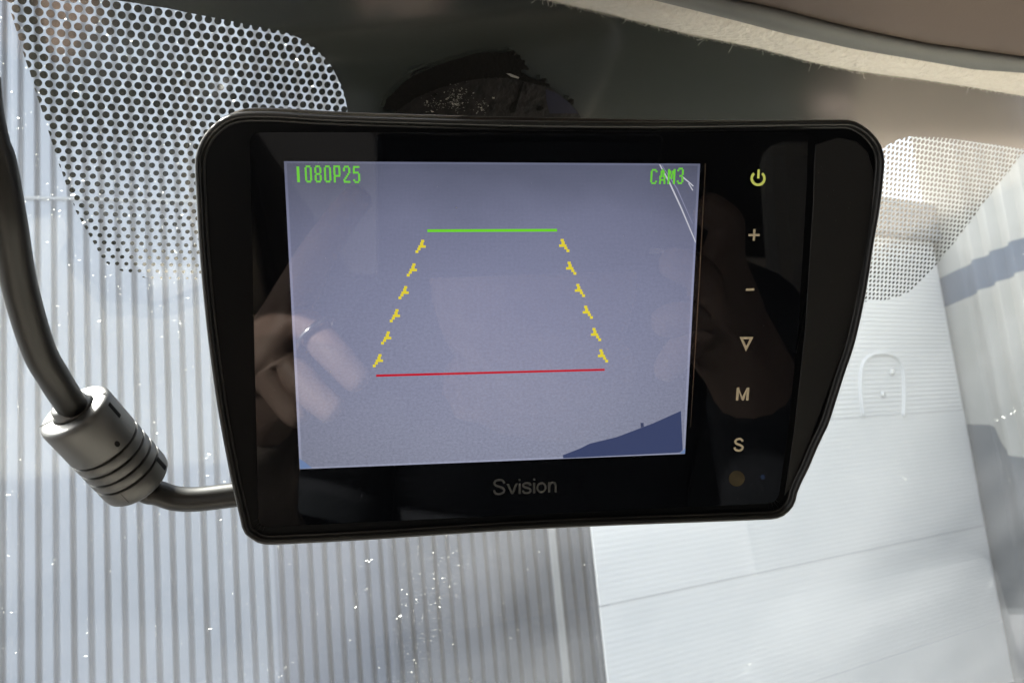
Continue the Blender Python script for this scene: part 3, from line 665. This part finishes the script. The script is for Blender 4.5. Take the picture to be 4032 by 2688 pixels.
box('boot_trim', (-.75, -1.64, .34), (.98, -1.6, 1.12), car, M_dark, cabn)
box('door_trim', (-.79, -1.6, .3), (-.75, .5, .90), car, M_lining, cabn)
box('bench_seat', (-.74, -1.3, .34), (-.15, -1.1, .95), car, M_seat, cabn, .04)  # unseen dark block, added to keep the mirrored view dark
box('door_trim', (.98, -1.6, .3), (1.02, .0, .98), car, M_door, cabn)
box('door_trim', (.98, .002, .3), (1.02, .5, .98), car, M_dark, cabn)
box('window_pillar', (.98, -1.6, .98), (1.02, -.55, ztop + .05), car, M_dark, cabn)
box('parcel_shelf', (-.75, -1.6, 1.06), (.98, -1.58, 1.08), car, M_dark, cabn)
box('dashboard', (-.75, .42, .55), (.98, .80, .80), car, M_dash, cabn, .03)

# ------------------------------------------------------------------ outside
def ground_pt(x, z_m):                       # world xy of a photo column at a distance ahead of the lens
    return (M @ (ray(x, 1344) * z_m))
tag(mesh_obj('ground', [(-60, -60, 0), (60, -60, 0), (60, 60, 0), (-60, 60, 0)], [(0, 1, 2, 3)], M_conc), kind='structure')
A = ground_pt(100, 3.60); B = ground_pt(1900, 4.30); A.z = B.z = 0
wd = (B - A).normalized(); wn = Vector((wd.y, -wd.x, 0))     # towards the car
def on_plane(x, y, o_, nrm):
    r = M @ ray(x, y); return CAM + r * ((o_ - CAM).dot(nrm) / r.dot(nrm))
line0 = on_plane(82, 2300, A, wn); line1 = on_plane(1219, 2300, A, wn)
per = (line1 - line0).length / 18               # spacing of the dark grooves
wallo = empty('ribbed_wall', 'pale grey ribbed sheet metal wall behind the windshield on the left', 'wall')
def ribs(name, o_, d_, nrm, period, count, z0, z1, m, parent, gw, gd):
    V = []; Fc = []; prof = [(0, 0)]
    for k in range(count):
        c = period * (k + .5); q = 1.0 if k % 2 else .78; prof += [(c - gw / 2, 0), (c - gw * .30, -gd * q), (c + gw * .30, -gd * q), (c + gw / 2, 0)]
    prof.append((count * period, 0))
    for s_, dpt in prof:
        p = o_ + d_ * s_ + nrm * dpt; V += [Vector((p.x, p.y, z0)), Vector((p.x, p.y, z1))]
    for k in range(len(prof) - 1): Fc.append((2 * k, 2 * k + 2, 2 * k + 3, 2 * k + 1))
    return mesh_obj(name, V, Fc, m, parent)
cnt = 8
start = Vector((line0.x, line0.y, 0)) - wd * (per * (cnt * 4 + .5))
s_end = (on_plane(2750, 1500, A, wn) - start).dot(wd)
nsheet = int(s_end / (per * cnt)) + 1
first = None
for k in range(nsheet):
    if first is None: first = sh = ribs('cladding_sheet', Vector((0, 0, 0)), wd, wn, per, cnt, -1.4, 4.7, M_ribs, wallo, per * .40, per * .85)  # unseen upper part raised so its shadow falls on the side wall
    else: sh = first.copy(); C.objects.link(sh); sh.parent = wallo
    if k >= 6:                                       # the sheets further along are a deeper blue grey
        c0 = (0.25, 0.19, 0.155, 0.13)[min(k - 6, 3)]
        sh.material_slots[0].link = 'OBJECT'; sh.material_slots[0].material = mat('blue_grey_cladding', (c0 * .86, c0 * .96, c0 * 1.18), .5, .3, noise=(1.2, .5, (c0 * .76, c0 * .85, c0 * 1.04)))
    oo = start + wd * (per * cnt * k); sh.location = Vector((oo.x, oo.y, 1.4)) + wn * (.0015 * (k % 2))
lapz = on_plane(200, 782, A, wn).z
wf = (Vector((start.x, start.y, 0)), wd, wn, Vector((0, 0, 1)))
box('lap_flashing', (0, .004, lapz - .006), (per * cnt * nsheet, .009, lapz + .006), wf, M_trim, wallo)
px_s = (on_plane(2202, 2400, A, wn) - start).dot(wd)
box('cover_strip', (px_s - .018, -.004, 0), (px_s + .018, .012, 6.1), wf, mat('pale_cover_strip', (0.50, 0.50, 0.49), .5, .3), wallo)
# white panel
pdv = unit(M @ Vector((1.61, 0.07, 1.0))); pdv = Vector((pdv.x, pdv.y, 0)).normalized(); pn = Vector((pdv.y, -pdv.x, 0))
P0 = M @ (ray(2352, 2300) * 2.8); P0.z = 0
def hit(x, y, o_, nrm):
    r = M @ ray(x, y); t = (o_ - Vector((0, 0, 0))).dot(nrm) / r.dot(nrm); p = r * t; p.z += CAM.z; return p
def along(p): return (p - P0).dot(pdv)
PW = along(hit(3860, 1900, P0, pn))
TOPZ = hit(3500, 935, P0, pn).z
z_s1 = hit(3300, 1648, P0, pn).z; z_s2 = hit(3100, 2232, P0, pn).z
pan = empty('white_panel', 'large white sheet metal panel with thin horizontal seams right of the ribbed wall', 'panel')
pf = (P0, pdv, -pn, ZU)
def panel(z0, z1):
    V = []; Fc = []; n = 8; r = .035
    prof = [(0, .006), (0, .005), (.004, 0), (PW - r, 0)] + [(PW - r + r * math.sin(R(90 * k / n)), r - r * math.cos(R(90 * k / n))) for k in range(1, n + 1)] + [(PW, .6)]
    rows = [(z0, .0012), (z0 + .003, 0), (z1 - .003, 0), (z1, .0012)]
    for z, dp in rows:
        for s, t in prof: q = P0 + pdv * s - pn * (t + dp); V.append(Vector((q.x, q.y, z)))
    w = len(prof)
    for a in range(3):
        for k in range(w - 1): Fc.append((a * w + k, a * w + k + 1, (a + 1) * w + k + 1, (a + 1) * w + k))
    return mesh_obj('panel_section', V, Fc, M_white, pan)
panel(-.02, z_s2 - .45)
box('joint_backing', (.05, .004, -.02), (PW - .037, .012, TOPZ), pf, M_trim, pan)
def ribbed_panel(z0, z1, pitch, dep):                   # the upper section is pressed into fine horizontal ridges
    V = []; Fc = []; n = int((z1 - z0) / pitch)
    for k in range(2 * n + 1):
        z = z0 + (z1 - z0) * k / (2 * n); d = dep * (k % 2)
        for s_, t in ((0, .004), (.002, 0), (PW - .035, 0), (PW - .010, .010), (PW, .035), (PW, .6)):
            q = P0 + pdv * s_ - pn * (t + d); V.append(Vector((q.x, q.y, z)))
    for k in range(2 * n):
        for j in range(5): Fc.append((k * 6 + j, k * 6 + j + 1, k * 6 + j + 7, k * 6 + j + 6))
    return mesh_obj('panel_section', V, Fc, M_white, pan)
ribbed_panel(z_s1 + .003, TOPZ, .021, .003); ribbed_panel(z_s2 + .003, z_s1, .019, .0007); ribbed_panel(z_s2 - .447, z_s2, .019, .0006)
# side wall on the right; shadow on its lower part is put into the colour
S0 = P0 + pdv * (PW + .03) - pn * .05
sdv = Vector((0.25, -0.968, 0)).normalized(); sn = Vector((sdv.y, -sdv.x, 0))
sw = empty('banded_wall', 'pale ribbed wall with a blue grey band at the right edge of the view', 'wall')
S0z = Vector((S0.x, S0.y, CAM.z))
def wtab(pts):
    out = []
    for x, y in pts:
        p = on_plane(x, y, S0z, sn); out.append(((p - S0z).dot(sdv), p.z))
    return sorted(out)
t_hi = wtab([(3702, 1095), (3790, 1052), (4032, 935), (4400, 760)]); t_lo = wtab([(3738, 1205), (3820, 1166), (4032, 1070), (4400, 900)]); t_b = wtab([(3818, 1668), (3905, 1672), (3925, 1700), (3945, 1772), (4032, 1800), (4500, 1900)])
M_band = mat('blue_grey_band', (0.105, 0.135, 0.19), 0.6, 0.3); M_low_shade = mat('painted_low_shade', (0.12, 0.14, 0.165), 0.6, 0.3, noise=(5, .6, (0.09, 0.105, 0.13)))  # lower colour stands in for shadow; diagonal band is a bluer, darker colour
def side_cladding():
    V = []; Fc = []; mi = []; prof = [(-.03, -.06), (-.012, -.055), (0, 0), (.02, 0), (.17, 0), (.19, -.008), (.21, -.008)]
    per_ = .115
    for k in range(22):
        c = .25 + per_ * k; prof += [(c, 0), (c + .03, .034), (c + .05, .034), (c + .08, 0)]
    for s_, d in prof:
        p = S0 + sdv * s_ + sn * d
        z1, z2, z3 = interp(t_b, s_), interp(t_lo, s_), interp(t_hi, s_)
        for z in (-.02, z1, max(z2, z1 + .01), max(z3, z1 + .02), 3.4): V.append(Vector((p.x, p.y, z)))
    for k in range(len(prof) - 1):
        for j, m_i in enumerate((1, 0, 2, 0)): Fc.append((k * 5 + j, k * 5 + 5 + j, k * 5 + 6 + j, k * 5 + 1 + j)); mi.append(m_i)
    o = mesh_obj('cladding_sheet', V, Fc, M_beige, sw); o.data.materials.append(M_low_shade); o.data.materials.append(M_band)
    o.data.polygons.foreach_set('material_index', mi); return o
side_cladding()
sf = (S0, sdv, sn, ZU); HZ_ = on_plane(3500, 780, P0, pn).z
box('edge_shadow_strip', (-.06, -.05, 0), (-.004, .012, HZ_), sf, mat('dark_edge_strip', (0.05, 0.05, 0.042), .8, .1), sw, .008)  # dark strip stands in for the shadow along the panel's edge
HZ = on_plane(3500, 780, P0, pn).z
box('header_rail', (-.02, -.03, TOPZ + .004), (PW + .3, .3, HZ), pf, M_trim, pan, .02)
# ------------------------------------------------------------------ the person who holds the phone (seen mirrored in the front glass)
def mir(p): return p - DN * (2 * (DN.dot(p) - (DD + HP)))
def vp(x, y, z): return W(mir(ray(x, y) * z))           # where a thing stands whose mirror image shows at x, y
def skinned(name, chains, m, parent, sub=2):
    """chains of (x, y, depth, radius mm); chains that start at the same point are joined"""
    V = []; E = []; Rr = []; idx = {}
    def vert(q):
        k = q[:3]
        if k not in idx: idx[k] = len(V); V.append(vp(*q[:3])); Rr.append(q[3] * .001)
        return idx[k]
    for c in chains:
        I = [vert(q) for q in c]; E += list(zip(I, I[1:]))
    me = bpy.data.meshes.new(name); me.from_pydata([tuple(v) for v in V], E, []); me.materials.append(m)
    o = bpy.data.objects.new(name, me); C.objects.link(o); o.parent = parent
    o.modifiers.new('skin', 'SKIN')
    for k, sv_ in enumerate(me.skin_vertices[0].data): sv_.radius = (Rr[k], Rr[k]); sv_.use_root = (k == 0)
    o.modifiers[0].use_smooth_shade = True
    sb = o.modifiers.new('sub', 'SUBSURF'); sb.levels = sub; sb.render_levels = sub; return o
M_skin = mat('skin', (0.30, 0.215, 0.178), 0.55, 0.35, noise=(60, 0.7, (0.20, 0.13, 0.105)))
M_shirt = mat('dark_blue_grey_shirt', (0.040, 0.044, 0.052), 0.9, 0.1)
M_camo = mat('mottled_sleeve', (0.30, 0.25, 0.22), 0.9, 0.1, noise=(16, 1.0, (0.03, 0.028, 0.026)))
M_phone = mat('dark_phone', (0.012, 0.013, 0.016), 0.3, 0.5)
M_hair = mat('dark_hair', (0.01, 0.008, 0.006), 0.7, 0.2)
per_o = empty('person', 'person in a dark shirt holding up a phone, mirrored in the glossy monitor', 'person')
pl, prr = (1080, 1340, 405, 24), (2800, 1170, 408, 20)
nk = (2150, 1500, 800, 55)
arm_l = [(1500, 1800, 790, 60), (1000, 2350, 640, 45), (930, 1760, 450, 28)]
arm_r = [(2750, 1800, 790, 60), (3250, 2450, 640, 45), (3000, 1560, 452, 26)]
skinned('body', [
    [nk] + arm_l + [pl], [nk] + arm_r + [prr],
    [pl, (1150, 1180, 400, 12), (1260, 980, 396, 9.5), (1350, 850, 394, 8.5), (1440, 740, 393, 7.5)],
    [pl, (1200, 1270, 396, 10), (1320, 1400, 392, 8.5), (1440, 1530, 392, 7.5)],
    [pl, (1130, 1430, 397, 10), (1230, 1550, 394, 8.5), (1340, 1640, 393, 7.5)],
    [pl, (1060, 1480, 400, 9.5), (1130, 1590, 398, 8), (1200, 1680, 397, 7)],
    [prr, (2830, 1000, 398, 11), (2880, 880, 396, 10.5), (2740, 800, 394, 9)],
    [prr, (2800, 1110, 396, 11), (2680, 1040, 392, 9), (2590, 1020, 392, 8)],
    [prr, (2770, 1240, 396, 10.5), (2660, 1250, 392, 9), (2560, 1290, 392, 8)],
    [prr, (2740, 1330, 398, 9.5), (2660, 1400, 394, 8), (2590, 1500, 394, 7)],
    [nk, (2120, 1420, 690, 62), (2110, 1300, 650, 80), (2100, 1100, 650, 92), (2100, 860, 660, 86)]], M_skin, per_o)
def wider(c, d): return [(x, y, z, r + d) for x, y, z, r in c]
tc_ = (2150, 1700, 810, 130)
skinned('shirt', [[tc_, (1750, 1560, 850, 120), (1400, 1400, 870, 120), (1300, 1250, 880, 110)], [tc_, (2600, 1560, 840, 115), (2780, 1250, 870, 120), (2800, 1050, 880, 110)], [tc_, (2150, 2300, 820, 150), (2150, 3200, 800, 160)], [tc_] + wider(arm_l[:2], 24), [tc_] + wider(arm_r[:2], 24) + [(3060, 1800, 500, 42), (3005, 1560, 455, 34), (2960, 1480, 440, 31)]], M_shirt, per_o)
skinned('sleeve', [[(1000, 2350, 640, 66), (900, 2080, 520, 46), (925, 1800, 455, 38), (945, 1690, 440, 34), (985, 1590, 428, 31)]], M_camo, per_o)
skinned('hair', [[(2100, 760, 690, 84), (2105, 880, 730, 94), (2110, 1150, 750, 86)]], M_hair, per_o, 1)
ph = (CAM, M @ Vector((1, 0, 0)), M @ Vector((0, 1, 0)), M @ Vector((0, 0, 1)))
tag(box('phone', (-.013, -.013, -.0105), (.134, .060, -.003), ph, M_phone, None, .003), 'dark phone held up by the person, mirrored in the monitor glass', 'phone')
# passenger seat whose pale side is mirrored in the right of the front glass
st = [(2985, 560), (3330, 560), (3330, 2100), (3110, 2100), (3060, 1700)]
sv1 = [vp(x, y, 950) for x, y in st]; sv2 = [vp(x, y, 1060) for x, y in st]; nS = len(st)
M_pseat = mat('grey_seat_cloth', (0.30, 0.30, 0.29), 0.95, 0.1)
so = recalc(mesh_obj('passenger_seat', sv1 + sv2, [tuple(range(nS)), tuple(range(2 * nS - 1, nS - 1, -1))] + [(i, i + nS, (i + 1) % nS + nS, (i + 1) % nS) for i in range(nS)], M_pseat, cabn)); bevel(so, .03, 3)

# unseen pillar and dark backdrop, added for the glossy frit band to mirror
def gmir(x, y, z): p = ray(x, y) * z; return W(p - GN * (2 * (GN.dot(p) - GD)))
M_pil = mat('brown_pillar_cloth', (0.13, 0.105, 0.095), 0.9, 0.1, bump=(900, .3, .0004))
tube('pillar_trim', [gmir(3180 + 90, 620, 690), gmir(3265, 380, 700), gmir(3310, 200, 710), gmir(3400, -150, 720)], .0185, M_pil, cabn, 28)
wq = [gmir(x, y, 760) for x, y in ((1300, -500), (3330, -200), (3190, 700), (1200, 700))]
M_dkt = mat('dark_green_grey_backdrop', (0.016, 0.018, 0.016), 0.9, 0.1, noise=(4, 1.0, (0.030, 0.034, 0.040)))
nv = (wq[1] - wq[0]).cross(wq[2] - wq[0]).normalized()
if nv.dot(CAM - wq[0]) > 0: nv = -nv
recalc(mesh_obj('dark_backdrop', wq + [p + nv * .05 for p in wq], [(0, 1, 2, 3), (7, 6, 5, 4), (0, 4, 5, 1), (1, 5, 6, 2), (2, 6, 7, 3), (3, 7, 4, 0)], M_dkt, cabn))

# dust and lint on the monitor itself
V = []; Fc = []
def mspeck(x, y, h, r):
    b = len(V); c = px(x, y, h)
    for k in range(4):
        a = 1.57 * k + random.uniform(-.5, .5); q = r * random.uniform(.5, 1.3); V.append(W(c + DX * (q * math.cos(a)) + DY * (q * math.sin(a))))
    Fc.append(tuple(range(b, b + 4)))
for k in range(170): mspeck(random.uniform(1010, 3060), random.uniform(560, 2000), HS - .06, .035 * math.exp(random.gauss(0, .5)))
for k in range(40): mspeck(random.uniform(1060, 2980), random.uniform(1900, 1970), HS - .06, .04 * math.exp(random.gauss(0, .5)))
for k in range(60): mspeck(random.uniform(3215, 3350), random.uniform(650, 1400), 1.24, .04 * math.exp(random.gauss(0, .5)))
for k in range(70): x = random.uniform(1150, 3250); mspeck(x, interp([(1000, 452), (1700, 478), (2700, 492), (3300, 486)], x) + random.gauss(0, 6), -.06, .035 * math.exp(random.gauss(0, .5)))
tag(mesh_obj('dust_speck', V, Fc, mat('grey_lint', (0.16, 0.155, 0.15), .8, .2), mon), kind='stuff')

# raised arc and two bright dots on the white panel
ufr = [(3398, 1640), (3388, 1540), (3392, 1450), (3420, 1405), (3470, 1392), (3525, 1405), (3552, 1450), (3560, 1540), (3556, 1640)]
tube('raised_arc', [on_plane(p.x, p.y, P0, pn) + pn * .001 for p in catmull([(a, b, 0) for a, b in ufr], 5)], .009, M_white, pan, 10)
M_dot = mat('bright_dot', (0.9, 0.9, 0.88), .25, .5, metal=.6)
for x, y in ((3512, 1466), (3476, 1553)):
    p = on_plane(x, y, P0, pn); tube('raised_dot', [p, p + pn * .006, p + pn * .009], [.016, .014, .006], M_dot, pan, 14)

# silver ring on a finger of the mirrored hand
rc = vp(1240, 1315, 394); ra = (vp(1320, 1400, 392) - vp(1200, 1270, 396)).normalized(); rb = ra.cross(Vector((0, 0, 1))).normalized(); r2 = ra.cross(rb)
tube('ring', [rc + (rb * math.cos(a) + r2 * math.sin(a)) * .0103 for a in [2 * math.pi * k / 32 for k in range(33)]], .0012, mat('silver_ring', (.8, .8, .8), .2, .5, metal=1.0), per_o, 8)

# dark seat back behind the person, added to block the bright floor from reflections
sb_ = [(1000, 1250), (1250, 1080), (2700, 1080), (2900, 1250), (2900, 3000), (1000, 3000)]
b1 = [vp(x, y, 1010) for x, y in sb_]; b2 = [vp(x, y, 1110) for x, y in sb_]; nb = len(sb_)
so2 = recalc(mesh_obj('driver_seat', b1 + b2, [tuple(range(nb)), tuple(range(2 * nb - 1, nb - 1, -1))] + [(i, i + nb, (i + 1) % nb + nb, (i + 1) % nb) for i in range(nb)], M_seat, cabn)); bevel(so2, .03, 3)
